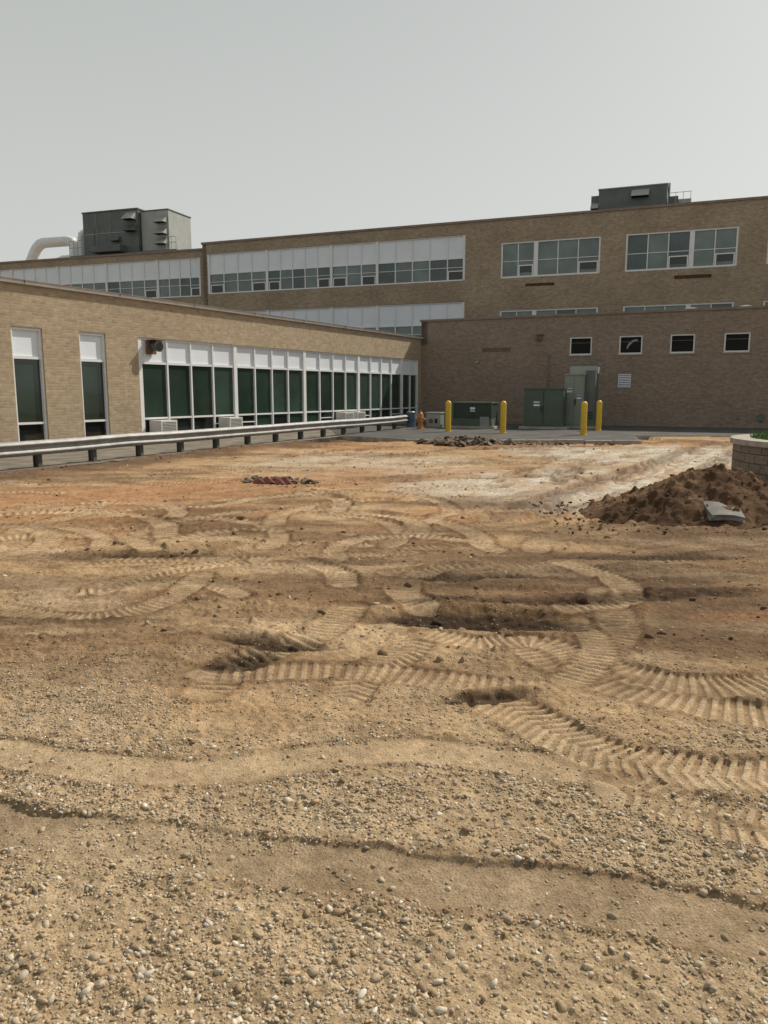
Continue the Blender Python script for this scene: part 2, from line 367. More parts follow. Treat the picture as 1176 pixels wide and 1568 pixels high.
# ---------------------------------------------------------------- rooftop HVAC left
hv=empty("rooftop_air_handler",(-22.6,60.0,11.0),R(-19))
a=MB()
for x in (0,2.6,4.7,7.0): 
    for y in (.2,2.8): a.box(x-.1,x+.1,y-.1,y+.1,-.3,.8,'metal_d')
a.box(-1.2,8.2,-.2,3.2,.55,.75,'metal_d')
a.box(0,4.9,0,3.4,.75,3.75,'metal_d'); a.box(-.05,4.95,-.05,3.45,3.75,3.85,'metal_d')
a.box(4.96,7.3,.3,3.2,.75,3.6,'metal_l'); a.box(4.96,7.35,.25,3.25,3.6,3.68,'metal_d')
for x in (1.2,2.4,3.6): a.box(x,x+.03,-.03,0,.8,3.7,'metal_l')
a.box(.3,1.0,-.04,0,1.0,2.6,'metal_d'); a.box(.05,4.85,-.045,-.005,2.2,2.25,'metal_l')
def hood(a,x0,x1,y0,z0,d,h,k='metal_l'):
    i=[(x0,y0,z0),(x1,y0,z0),(x0,y0-d,z0),(x1,y0-d,z0),(x0,y0,z0+h),(x1,y0,z0+h)]
    a.face([i[2],i[3],i[5],i[4]],[(0,0),(1,0),(1,1),(0,1)],k)
    a.face([i[0],i[2],i[4]],[(0,0),(1,0),(1,1)],k); a.face([i[3],i[1],i[5]],[(0,0),(1,0),(1,1)],k)
    a.face([i[1],i[3],i[2],i[0]],[(0,0),(1,0),(1,1),(0,1)],'dark')
hood(a,3.9,4.8,0,3.0,.7,.6); hood(a,3.9,4.8,0,2.2,.6,.5,'metal_d')
hood(a,6.3,7.2,.3,2.7,.6,.5); hood(a,6.3,7.2,.3,1.9,.6,.5); hood(a,6.3,7.2,.3,1.2,.6,.5)
hood(a,2.6,3.3,0,1.6,.4,.4,'metal_d')
a.box(1.2,3.8,-.8,0,.78,1.25,'metal_d')
for x in np.arange(-1.2,0,.4): a.box(x-.02,x+.02,-.22,-.18,.75,1.8,'metal_l')
for x in np.arange(7.4,8.21,.4): a.box(x-.02,x+.02,-.22,-.18,.75,1.6,'metal_l')
for z in (1.3,1.8): a.box(-1.2,0,-.22,-.18,z,z+.04,'metal_l')
for z in (1.2,1.6): a.box(7.35,8.2,-.22,-.18,z,z+.04,'metal_l')
a.box(-1.0,-.1,.6,2.4,.75,2.6,'metal_l')
a.obj("housing",hv,bevel=.015)
def tube(name,pts,r,mat,parent=None):
    cu=bpy.data.curves.new(name,'CURVE'); cu.dimensions='3D'; cu.bevel_depth=r; cu.bevel_resolution=5; cu.use_fill_caps=True
    sp=cu.splines.new('POLY'); sp.points.add(len(pts)-1)
    for i,p in enumerate(pts): sp.points[i].co=(*p,1)
    cu.materials.append(mat); o=bpy.data.objects.new(name,cu); scene.collection.objects.link(o)
    dg=bpy.context.evaluated_depsgraph_get(); me=bpy.data.meshes.new_from_object(o.evaluated_get(dg)); bpy.data.objects.remove(o)
    me.shade_smooth(); o=bpy.data.objects.new(name,me); scene.collection.objects.link(o)
    if parent: o.parent=parent
    return o
tube("duct",[(-7.4,.8,-1.8),(-5.5,.8,1.3),(-5.2,.8,1.7),(-4.8,.8,2.0),(-4.4,.8,2.1),(-2.2,.8,2.1),(-1.8,.8,2.0),(-1.5,.8,1.6),(-1.5,.8,.5)],.40,M['white'],hv)
tube("duct_branch",[(-4.3,1.4,-.8),(-4.0,1.4,.3),(-3.6,1.4,.7),(-3.1,1.4,.85),(-.2,1.4,.85)],.36,M['white'],hv)
tube("duct_riser",[(-.9,.8,.5),(-.9,.8,2.2),(-.75,.8,2.5),(-.4,.8,2.65),(.1,.8,2.65)],.28,M['white'],hv)
hv=empty("rooftop_air_handler",(11.95,46.4,10.9),R(-21)); hv.scale=(.86,.86,.74); a=MB()
a.box(0,1.9,.2,2.6,.1,2.55,'metal_d'); a.box(.5,4.8,0,2.8,.1,2.9,'metal_d'); a.box(.45,4.85,-.05,2.85,2.9,2.98,'metal_l')
hood(a,2.6,3.7,0,2.1,.6,.6); a.box(2.5,3.8,-.04,0,1.1,2.05,'metal_d')
hood(a,-.0,.5,.2,1.5,.5,.5)
a.box(4.86,5.5,.4,2.4,.1,2.1,'metal_d'); a.box(5.5,6.3,.6,2.0,.1,1.9,'metal_l')
for x in np.arange(4.9,6.4,.45): a.box(x-.015,x+.015,-.1,-.07,.1,2.2,'metal_l')
a.box(4.9,6.3,-.1,-.07,2.2,2.24,'metal_l')
a.cyl(4.9,1.2,2.0,3.3,.07,'metal_l',10)
a.obj("housing",hv,bevel=.015)

# ---------------------------------------------------------------- numpy noise
TB=rng.random((16,256,256)).astype(np.float32)
def vn(x,y,s=0):
    T=TB[s%16]; xi=np.floor(x); yi=np.floor(y); fx=x-xi; fy=y-yi
    xi=xi.astype(np.int64); yi=yi.astype(np.int64)
    fx=fx*fx*(3-2*fx); fy=fy*fy*(3-2*fy)
    a=T[xi&255,yi&255]; b=T[(xi+1)&255,yi&255]; c=T[xi&255,(yi+1)&255]; d=T[(xi+1)&255,(yi+1)&255]
    return (a*(1-fx)+b*fx)*(1-fy)+(c*(1-fx)+d*fx)*fy
def fbm(x,y,s=0,o=4,g=.5):
    r=0;am=1;t=0
    for i in range(o):
        ca,sa=math.cos(.6*i),math.sin(.6*i)
        r=r+am*vn((x*ca-y*sa)*2**i+17.3*i,(x*sa+y*ca)*2**i+9.1*i,s+i); t+=am; am*=g
    return r/t
def sm(e0,e1,x):
    t=np.clip((x-e0)/(e1-e0),0,1); return t*t*(3-2*t)
# ---------------------------------------------------------------- dirt lot
NR,NC=1150,1000
q=np.linspace(0,1,NR); pw=.85
Yr=((1-q)*1.25**(-pw)+q*46**(-pw))**(-1/pw)
U=np.linspace(-.78,.86,NC)
Y=np.repeat(Yr[:,None],NC,1); X=U[None,:]*Y
Hh=(fbm(X*.35,Y*.35,1,3)-.5)*.10*sm(3,8,Y)
Hh+=(fbm(X*1.3,Y*2.0,3,4)-.5)*.045*(.3+.7*sm(3.2,5,Y))
Hh+=(fbm(X*7,Y*9,5,4,.6)-.5)*.024
wx=X+.4*vn(X*.8,Y*.8,2); wy=Y+.10*X+.35*vn(X*.7,Y*.9,4)
rdg=1-np.abs(2*fbm(wx*.55,wy*2.6,6,4)-1); rm=sm(.46,.70,fbm(X*.5,Y*.6,9,3))*sm(3.6,4.8,Y)
Hh+=rm*(rdg**5)*.034
clod=fbm(X*11,Y*11,8,3,.6); cm=sm(.52,.72,fbm(X*.9,Y*1.1,11,3))*sm(3.6,5,Y)
Hh+=cm*sm(.55,.85,clod)*.030*(1-.5*sm(7,12,Y))
def C(r,g,b): return np.array([r,g,b],dtype=np.float32)
def mix(c,d,f): return c*(1-f[...,None])+d*f[...,None]
col=np.broadcast_to(C(.38,.262,.152),X.shape+(3,)).copy()
col=mix(col,C(.36,.205,.105),sm(.40,.64,fbm(X*.3+3,Y*.5,12,4))*sm(3.5,6,Y)*.9)
col=mix(col,C(.19,.120,.070),sm(.44,.60,fbm(wx*.45,wy*1.1,14,5,.6))*sm(3.4,5,Y)*.85)
col=mix(col,C(.47,.355,.23),sm(.5,.7,fbm(wx*.5,wy*1.6,2,5,.6))*.6)
def blob(cx,cy,rx,ry,rot=0,e=.35,nz=1.1):
    c,s=math.cos(rot),math.sin(rot); dx=X-cx; dy=Y-cy
    d=np.sqrt(((dx*c+dy*s)/rx)**2+((-dx*s+dy*c)/ry)**2)+ (fbm(X*1.4,Y*1.9,7,5,.6)-.5)*nz
    return 1-sm(1-e,1+e,d)
dark=C(.060,.038,.024)
dk=blob(3.2,6.7,2.4,1.6)*.62
for (cx,cy,rx,ry,ro,k) in ((1.4,6.5,2.1,.5,.05,.75),(.6,7.2,1.5,.25,.02,.65),(2.5,4.9,1.3,.55,0,.65),(3.4,8.6,2.6,.7,0,.65),
    (1.5,4.15,1.1,.28,-.35,.5),(-1.9,5.3,1.8,.2,.05,.5),(-3.0,6.4,2.0,.3,.0,.5),(.2,9.0,2.8,.4,0,.45),(-1.2,4.2,2.2,.16,.02,.3),(-2.5,7.5,1.2,.25,0,.5),(2.2,10.8,2.4,.35,0,.5),(-3.5,9.4,1.4,.3,.2,.4)):
    dk=np.maximum(dk,blob(cx,cy,rx,ry,ro)*k)
Hh+=.03*blob(1.8,6.9,1.6,.12,.04,.5)+.03*blob(2.8,6.0,1.3,.12,.1,.5)
pl=blob(4.4,13.2,3.6,2.5,.5)*.95; pl=np.maximum(pl,blob(7.6,19.5,3.6,4.0,.9)*.9); pl=np.maximum(pl,blob(-.5,17.5,2.6,2.4,.3)*.5); pl=np.maximum(pl,blob(1.4,12.6,1.2,1.5)*.7)
pl*=.40+.60*sm(.38,.60,fbm(X*1.6-Y*.9,(X+Y)*.35,10,4))
PALE=C(.52,.48,.41)
col=mix(col,PALE,pl)
Hh*= (1-.35*np.clip(pl,0,1))
og=np.maximum(blob(-3.6,12.4,3.6,1.1,.42)*.8,blob(1.0,24,6,1.4)*.45); og=np.maximum(og,blob(3.1,5.3,.8,.16)*.8)
col=mix(col,C(.37,.20,.105),og)
rl=(X+7.18)-.4753*(Y-16); rl2=rl*.905
ds=(1-sm(.5,2.2,rl2+ (fbm(X*1.5,Y*1.5,3,3)-.5)*1.4))*sm(8,12,Y)
Hh+= .05*(1-sm(.1,.9,rl2))*sm(9,14,Y)
gv=1-sm(2.7,4.5,Y+(fbm(X*1.3,Y*1.3,5,4)-.5)*2.2)
col=mix(col,C(.385,.295,.190),gv*.85)
def catmull(P,n=14):
    P=[np.array(p,float) for p in P]; P=[2*P[0]-P[1]]+P+[2*P[-1]-P[-2]]; o=[]
    for i in range(1,len(P)-2):
        for t in np.linspace(0,1,n,endpoint=False):
            a,b,c,d=P[i-1],P[i],P[i+1],P[i+2]
            o.append(.5*((2*b)+(-a+c)*t+(2*a-5*b+4*c-d)*t*t+(-a+3*b-3*c+d)*t**3))
    o.append(P[-2]); return np.array(o)
smooth_mask=np.zeros_like(X)
def track(P,w=.28,depth=.02,lug=.012,pitch=.065,kind=0,tint=.25,n=10,full=False,bk=1.0):
    P=catmull(P,n); s=0
    j0=np.searchsorted(Yr,P[:,1].min()-w); j1=np.searchsorted(Yr,P[:,1].max()+w)
    j0=max(0,j0);j1=min(NR,j1)
    if j1<=j0: return
    yy_=Yr[j0:j1]; ua=min(((P[:,0].min()-w)/yy_).min(),((P[:,0].min()-w)/yy_[-1])); ub=max(((P[:,0].max()+w)/yy_).max(),((P[:,0].max()+w)/yy_[-1]))
    q0=max(0,np.searchsorted(U,ua)-1); q1=min(NC,np.searchsorted(U,ub)+1)
    if q1<=q0: return
    UU=U[q0:q1]
    x=X[j0:j1,q0:q1];y=Y[j0:j1,q0:q1]; best=np.full(x.shape,9.); bs=np.zeros(x.shape); bd=np.zeros(x.shape)
    for i in range(len(P)-1):
        a=P[i];b=P[i+1]; dv=b-a; l=np.hypot(*dv)
        if l<1e-6: continue
        k0=max(0,np.searchsorted(Yr[j0:j1],min(a[1],b[1])-w)); k1=np.searchsorted(Yr[j0:j1],max(a[1],b[1])+w)
        if k1>k0:
            xx=x[k0:k1];yy=y[k0:k1]
            ym=yy[:,0]; umin=((min(a[0],b[0])-w)/ym).min(); umax=((max(a[0],b[0])+w)/ym).max()
            c0=max(0,np.searchsorted(UU,umin)-1); c1=min(len(UU),np.searchsorted(UU,umax)+1)
            if c1>c0:
                xx=xx[:,c0:c1];yy=yy[:,c0:c1]
                t=np.clip(((xx-a[0])*dv[0]+(yy-a[1])*dv[1])/l/l,0,1)
                px=xx-a[0]-t*dv[0];py=yy-a[1]-t*dv[1]; d=np.hypot(px,py); sg=np.sign(dv[0]*py-dv[1]*px)
                B=best[k0:k1,c0:c1]; mk=d<B
                B[mk]=d[mk]; bs[k0:k1,c0:c1][mk]=(s+t*l)[mk]; bd[k0:k1,c0:c1][mk]=(d*sg)[mk]
        s+=l
    hw=w/2; wob=(vn(x*6,y*6,4)-.5)*.05
    ins=1-sm(hw*.86,hw*1.05,best+wob)
    fade=sm(.30,.60,vn(x*1.1+P[0][0]*3,y*1.1,6)*.6+vn(x*3,y*3,7)*.4+(.2 if full else .02))
    bs=bs+(vn(x*5,y*5,3)-.5)*.012
    if kind==0: ph=bs/pitch+np.abs(bd)/w*2.2
    elif kind==1: ph=bs/pitch
    else: ph=bs/pitch+ (bd>0)*.5+np.abs(bd)/w*1.2
    lg=sm(-.35,.35,np.sin(ph*2*np.pi))*(.5+.7*vn(x*9,y*9,2))
    if kind==2: lg=lg*sm(.01,.03,np.abs(bd))
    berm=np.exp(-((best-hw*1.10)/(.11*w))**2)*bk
    dh=ins*fade*(-depth+lug*lg)+berm*depth*.8*(.2+.8*fade)*(.2+1.2*vn(x*8,y*8,9))
    keep=1-ins*fade*.8
    Hh[j0:j1,q0:q1]=Hh[j0:j1,q0:q1]*keep+dh
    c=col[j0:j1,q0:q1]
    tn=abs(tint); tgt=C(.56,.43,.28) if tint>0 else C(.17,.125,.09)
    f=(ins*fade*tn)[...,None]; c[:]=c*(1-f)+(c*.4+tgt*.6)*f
    f2=(np.clip(berm/max(bk,.01)*fade,0,1)*.50+ins*fade*(1-np.clip(lg*1.4,0,1))*.55*(lug>.004))[...,None]; c[:]=c*(1-f2)+c*C(.50,.42,.37)*f2  # berm edges and tread gaps darkened in colour, standing in for relief shade
    smooth_mask[j0:j1,q0:q1]=np.maximum(smooth_mask[j0:j1,q0:q1],ins*fade)
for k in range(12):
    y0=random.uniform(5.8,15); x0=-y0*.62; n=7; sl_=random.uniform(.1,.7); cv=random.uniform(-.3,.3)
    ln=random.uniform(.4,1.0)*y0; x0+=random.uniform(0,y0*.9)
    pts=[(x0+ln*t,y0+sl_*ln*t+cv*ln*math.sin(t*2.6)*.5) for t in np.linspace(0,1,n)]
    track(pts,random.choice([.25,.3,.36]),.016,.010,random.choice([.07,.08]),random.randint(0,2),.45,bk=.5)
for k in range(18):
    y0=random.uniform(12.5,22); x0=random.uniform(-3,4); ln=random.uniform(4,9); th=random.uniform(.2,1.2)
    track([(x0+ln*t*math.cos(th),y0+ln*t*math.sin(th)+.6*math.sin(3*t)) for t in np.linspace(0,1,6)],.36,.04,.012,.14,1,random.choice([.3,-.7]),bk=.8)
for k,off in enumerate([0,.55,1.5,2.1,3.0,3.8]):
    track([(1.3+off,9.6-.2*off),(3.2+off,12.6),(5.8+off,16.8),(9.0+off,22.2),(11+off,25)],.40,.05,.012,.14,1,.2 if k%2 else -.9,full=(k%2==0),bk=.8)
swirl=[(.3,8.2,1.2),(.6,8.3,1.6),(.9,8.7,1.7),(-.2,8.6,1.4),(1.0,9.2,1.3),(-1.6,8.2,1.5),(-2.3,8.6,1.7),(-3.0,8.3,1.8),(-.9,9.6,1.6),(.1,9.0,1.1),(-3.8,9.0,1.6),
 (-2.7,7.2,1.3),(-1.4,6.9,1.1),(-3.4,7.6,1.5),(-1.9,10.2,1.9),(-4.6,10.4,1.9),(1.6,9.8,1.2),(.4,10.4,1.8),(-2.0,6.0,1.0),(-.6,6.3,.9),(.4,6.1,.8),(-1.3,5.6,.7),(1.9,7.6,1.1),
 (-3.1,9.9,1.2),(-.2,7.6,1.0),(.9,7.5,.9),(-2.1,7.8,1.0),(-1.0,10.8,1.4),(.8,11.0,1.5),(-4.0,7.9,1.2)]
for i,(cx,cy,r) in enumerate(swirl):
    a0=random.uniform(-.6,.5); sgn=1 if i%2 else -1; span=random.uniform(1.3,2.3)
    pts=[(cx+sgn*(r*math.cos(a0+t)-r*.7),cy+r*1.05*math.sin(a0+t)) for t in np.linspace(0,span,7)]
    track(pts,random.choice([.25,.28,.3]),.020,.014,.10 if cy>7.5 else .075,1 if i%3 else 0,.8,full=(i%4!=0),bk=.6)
col=mix(col,dark,np.clip(dk,0,1)*.72)
col=mix(col,C(.12,.075,.048),ds*.85)
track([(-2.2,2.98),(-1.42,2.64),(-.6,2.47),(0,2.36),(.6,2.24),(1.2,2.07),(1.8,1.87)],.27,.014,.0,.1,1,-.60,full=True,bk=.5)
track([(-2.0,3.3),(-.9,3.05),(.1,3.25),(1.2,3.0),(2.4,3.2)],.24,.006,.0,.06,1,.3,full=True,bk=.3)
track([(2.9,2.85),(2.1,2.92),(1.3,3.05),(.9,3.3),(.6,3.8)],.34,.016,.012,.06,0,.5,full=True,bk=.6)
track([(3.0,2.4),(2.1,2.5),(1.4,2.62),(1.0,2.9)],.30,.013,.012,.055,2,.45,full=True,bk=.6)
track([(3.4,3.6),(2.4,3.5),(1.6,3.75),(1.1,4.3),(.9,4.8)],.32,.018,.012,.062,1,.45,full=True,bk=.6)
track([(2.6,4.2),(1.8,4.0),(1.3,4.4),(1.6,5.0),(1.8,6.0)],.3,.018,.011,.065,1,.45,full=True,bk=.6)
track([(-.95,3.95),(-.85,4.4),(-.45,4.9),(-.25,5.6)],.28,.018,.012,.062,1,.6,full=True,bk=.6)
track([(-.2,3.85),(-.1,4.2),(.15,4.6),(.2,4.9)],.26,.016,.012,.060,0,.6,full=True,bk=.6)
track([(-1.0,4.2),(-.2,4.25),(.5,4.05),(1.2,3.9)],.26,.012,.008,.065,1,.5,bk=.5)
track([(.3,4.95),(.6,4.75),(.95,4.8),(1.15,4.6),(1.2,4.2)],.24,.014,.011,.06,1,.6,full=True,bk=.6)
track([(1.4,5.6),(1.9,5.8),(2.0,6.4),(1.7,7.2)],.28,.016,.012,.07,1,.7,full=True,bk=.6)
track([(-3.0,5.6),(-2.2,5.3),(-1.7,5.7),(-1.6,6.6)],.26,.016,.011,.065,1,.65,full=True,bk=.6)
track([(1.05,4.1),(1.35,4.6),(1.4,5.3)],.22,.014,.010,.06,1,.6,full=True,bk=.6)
# churned hollows with dark damp soil, plus their shade painted into the colour
dk2=np.zeros_like(X)
for (cx,cy,rx,ry,ro,k,dp) in ((.70,5.30,.78,.25,-.10,1.0,.06),(1.0,5.75,.9,.12,.0,.8,.02),(-.74,4.72,.34,.09,-.15,.95,.03),(-.85,4.42,.20,.12,.5,.85,.02),(.55,3.86,.26,.07,.25,.9,.03),
    (2.1,5.9,.9,.13,.1,.7,.02),(.9,6.5,.8,.1,.05,.8,.02),(2.6,7.4,.9,.14,0,.7,.02),(-2.3,7.45,.6,.10,0,.6,.015)):
    bl=blob(cx,cy,rx,ry,ro,.4,.8); dk2=np.maximum(dk2,bl*k)
    Hh+= -dp*bl + dp*.6*blob(cx+.08,cy+ry*1.6,rx*.9,ry*.55,ro,.5,.8)*(.3+.9*vn(X*9,Y*9,5))
    Hh+= bl*(fbm(X*16,Y*16,4,3)-.5)*.05
col=mix(col,C(.036,.023,.015),np.clip(dk2,0,1)*.97)
Hh-= .12*(1-sm(-.15,.15,rl2))
Hh-= .12*sm(24.9,25.6,Y)*(X<9.5)
Hh-= .12*sm(28.2,28.8,Y)
Hh+=(vn(X*40,Y*40,1)-.5)*.009*(1-.7*smooth_mask)*(Y<9)
Hh+=(fbm(X*22,Y*22,9,2)-.5)*.013*(1-.8*smooth_mask)*(Y<14)
g1=fbm(X*9,Y*9,13,4,.6); col*= (0.72+.56*g1)[...,None]
col=np.clip(col,.012,.8)
vt=np.stack([X,Y,Hh],-1).reshape(-1,3).astype(np.float32)
ii=np.arange(NR-1)[:,None]*NC+np.arange(NC-1)[None,:]
qd=np.stack([ii,ii+1,ii+NC+1,ii+NC],-1).reshape(-1,4).astype(np.int32)
def fastmesh(name,v,f,colr=None,smooth=True):
    me=bpy.data.meshes.new(name); k=f.shape[1]
    me.vertices.add(len(v)); me.vertices.foreach_set("co",v.astype(np.float32).ravel())
    me.loops.add(f.size); me.loops.foreach_set("vertex_index",f.astype(np.int32).ravel())
    me.polygons.add(len(f)); me.polygons.foreach_set("loop_start",(np.arange(len(f))*k).astype(np.int32))
    me.polygons.foreach_set("loop_total",np.full(len(f),k,dtype=np.int32))
    if colr is not None:
        at=me.color_attributes.new("Col",'FLOAT_COLOR','POINT')
        at.data.foreach_set("color",np.concatenate([colr,np.ones((len(colr),1))],1).astype(np.float32).ravel())
    me.update(calc_edges=True)
    if smooth: me.shade_smooth()
    o=bpy.data.objects.new(name,me); scene.collection.objects.link(o); return o
lot=fastmesh("dirt_lot",vt,qd,col.reshape(-1,3))
def dirtmat(name):
    m,nt,b=newmat(name); v=coords(nt)
    at=nt.nodes.new("ShaderNodeVertexColor"); at.layer_name="Col"; c=at.outputs[0]
    n1=noise(nt,v,22,6,.7); n2=noise(nt,v,120,4,.7); n3=noise(nt,v,2.5,5,.6)
    c=mixc(nt,1,c,ramp(nt,n1,[(.3,(.74,.72,.70)),(.7,(1.2,1.2,1.2))]),'MULTIPLY')
    c=mixc(nt,1,c,ramp(nt,n2,[(.3,(.66,.66,.66)),(.7,(1.32,1.32,1.32))]),'MULTIPLY')
    c=mixc(nt,1,c,ramp(nt,n3,[(.3,(.84,.81,.78)),(.7,(1.12,1.12,1.12))]),'MULTIPLY')
    nt.links.new(c,b.inputs['Base Color']); b.inputs['Roughness'].default_value=1; b.inputs['Specular IOR Level'].default_value=.1
    p=bump(nt,b,n1,.6,.02); p=bump(nt,b,n2,.6,.008,p)
    vo=nt.nodes.new("ShaderNodeTexVoronoi"); vo.inputs['Scale'].default_value=80; nt.links.new(v,vo.inputs['Vector'])
    bump(nt,b,ramp(nt,vo.outputs['Distance'],[(.0,(1,1,1)),(.5,(0,0,0))]),.45,.006,p)
    return m
lot.data.materials.append(dirtmat("graded_dirt"))
a=MB(); M['far']=simple("far_ground",(.22,.18,.13),.95,scale=.5); a.face([(-1500,-600,-.25),(1500,-600,-.25),(1500,2500,-.25),(-1500,2500,-.25)],[(0,0),(1,0),(1,1),(0,1)],'far'); a.obj("ground")
# ---------------------------------------------------------------- stones
def surf(x,y):
    r=np.clip(np.searchsorted(Yr,y),0,NR-1); c=np.clip(np.round((x/y-U[0])/(U[1]-U[0])).astype(int),0,NC-1); return Hh[r,c],smooth_mask[r,c],r,c
def ico(sub):
    bm=bmesh.new(); bmesh.ops.create_icosphere(bm,subdivisions=sub,radius=1); v=np.array([x.co[:] for x in bm.verts]); f=np.array([[q.index for q in p.verts] for p in bm.faces]); bm.free(); return v,f
def rotm(n):
    q=rng.normal(size=(n,4)); q/=np.linalg.norm(q,axis=1)[:,None]; w_,x,y,z=q.T
    return np.stack([1-2*(y*y+z*z),2*(x*y-z*w_),2*(x*z+y*w_),2*(x*y+z*w_),1-2*(x*x+z*z),2*(y*z-x*w_),2*(x*z-y*w_),2*(y*z+x*w_),1-2*(x*x+y*y)],-1).reshape(n,3,3)
def stones(x,y,z,r,sub,pal,flat=.7):
    n=len(x); bv,bf=ico(sub); k=len(bv)
    v=np.repeat(bv[None],n,0)*(1+rng.normal(0,.2 if sub==1 else .09,(n,k,1)))
    v*=np.stack([rng.uniform(.8,1.45,n),rng.uniform(.6,1.1,n),rng.uniform(.4,.85,n)],-1)[:,None,:]
    v=np.einsum('nij,nkj->nki',rotm(n),v); v[:,:,2]*=flat
    v=v*r[:,None,None]+np.stack([x,y,z+r*.12],-1)[:,None,:]
    f=(bf[None]+np.arange(n)[:,None,None]*k).reshape(-1,3)
    c=np.repeat(pal,k,0); return v.reshape(-1,3),f,c
pals=np.array([[.54,.45,.33],[.38,.32,.25],[.62,.56,.46],[.30,.22,.14],[.44,.30,.18],[.70,.66,.60],[.18,.15,.12]])
pp=np.array([.26,.16,.18,.15,.13,.07,.05])
vs=[];fs=[];cs=[];off=0
def add(r_):
    global off
    v,f,c=r_; vs.append(v); fs.append(f+off); cs.append(c); off+=len(v)
def scatter(n,ya,yb,rmin,rmax,sub,pw_=2.2,gate=True,um=.66):
    t=rng.random(n); y=np.sqrt(ya*ya+t*(yb*yb-ya*ya)); x=rng.uniform(-um,um,n)*y
    z,smm,ri,ci=surf(x,y)
    keep=rng.random(n)>smm*.92
    cl=fbm(x*3.2,y*3.2,4,4)
    keep&=rng.random(n)<(.38+1.2*sm(.38,.65,cl))
    if gate: keep&=rng.random(n)<(.10+.9*gv[ri,ci])
    x,y,z=x[keep],y[keep],z[keep]; m_=len(x)
    r=rmin+(rmax-rmin)*rng.random(m_)**pw_
    base=pals[rng.choice(len(pals),m_,p=pp)]*rng.uniform(.7,1.15,(m_,1))
    g0=col[ri[keep],ci[keep]]; mixf=rng.uniform(.1,.6,(m_,1)); add(stones(x,y,z,r,sub,base*(1-mixf)+g0*mixf))
scatter(9000,1.3,3.4,.006,.017,1,3.2)
scatter(85000,1.3,4.6,.0026,.0085,1,1.8)
scatter(20000,3.6,9,.003,.010,1,3,False)
scatter(4500,5,24,.006,.024,1,3.5,False)
st=fastmesh("gravel",np.concatenate(vs),np.concatenate(fs),np.concatenate(cs),False)
m,nt_,b=newmat("stone"); at=nt_.nodes.new("ShaderNodeVertexColor"); at.layer_name="Col"
v=coords(nt_); c=mixc(nt_,1,at.outputs[0],ramp(nt_,noise(nt_,v,150,3),[(.3,(.75,.73,.7)),(.7,(1.15,1.15,1.15))]),'MULTIPLY')
nt_.links.new(c,b.inputs['Base Color']); b.inputs['Roughness'].default_value=.9; b.inputs['Specular IOR Level'].default_value=.2
st.data.materials.append(m)
vs=[];fs=[];cs=[];off=0
n=3400; y=rng.uniform(4.4,22,n); x=rng.uniform(-.6,.62,n)*y; z,smm,ri,ci=surf(x,y)
k=(fbm(x*.8,y*1.0,11,3)>.48)&(rng.random(n)>smm); x,y,z,ri,ci=x[k],y[k],z[k],ri[k],ci[k]
r=.010+.034*rng.random(len(x))**4; add(stones(x,y,z-r*.1,r,2,col[ri,ci]*rng.uniform(.6,.95,(len(x),1)),.75))
o=fastmesh("dirt_clods",np.concatenate(vs),np.concatenate(fs),np.concatenate(cs),False); o.data.materials.append(m)

# ---------------------------------------------------------------- dirt pile
n1,n2=260,200
gx,gy=np.meshgrid(np.linspace(-2.6,4.2,n1),np.linspace(-1.7,2.2,n2))
d1=np.sqrt((gx/1.9)**2+(gy/1.25)**2); d2=np.sqrt(((gx-2.0)/1.9)**2+((gy-.4)/1.3)**2)
hp=np.maximum(.70*np.clip(1-d1,-.1,1),.55*np.clip(1-d2,-.1,1))
hp=np.maximum(hp,-.02+.5*np.clip(1-np.sqrt(((gx-.9)/1.3)**2+((gy-.1)/1.0)**2),-.1,1))
amp=sm(-.05,.15,hp)
hp=hp+amp*((fbm(gx*3,gy*3,2,5,.65)-.5)*.20+(sm(.55,.8,fbm(gx*11,gy*11,5,3)))*.06)-.05
pc=np.clip(mix(np.broadcast_to(C(.095,.056,.034),gx.shape+(3,)).copy(),C(.21,.13,.075),sm(.45,.7,fbm(gx*2,gy*2,8,4))*.6),0,1)*(.7+.6*fbm(gx*12,gy*12,3,3))[...,None]
ii=np.arange(n2-1)[:,None]*n1+np.arange(n1-1)[None,:]
o=fastmesh("dirt_pile",np.stack([gx,gy,hp],-1).reshape(-1,3),np.stack([ii,ii+1,ii+n1+1,ii+n1],-1).reshape(-1,4),pc.reshape(-1,3))
o.location=(4.4,10.1,0); o.data.materials.append(dirtmat("pile_soil"))
pile=o
n=1500; ax=rng.uniform(-2.3,3.6,n); ay=rng.uniform(-1.5,1.2,n)
ci=np.clip(((ax+2.6)/6.8*(n1-1)).astype(int),0,n1-1); ri=np.clip(((ay+1.7)/3.9*(n2-1)).astype(int),0,n2-1)
zz=np.maximum(hp[ri,ci],0.0); vs=[];fs=[];cs=[];off=0
add(stones(ax,ay,zz,.006+.032*rng.random(n)**4,1,pc[ri,ci]*rng.uniform(.7,1.5,(n,1)),.8))
o=fastmesh("pile_clods",np.concatenate(vs),np.concatenate(fs),np.concatenate(cs),False); o.data.materials.append(m); o.parent=pile
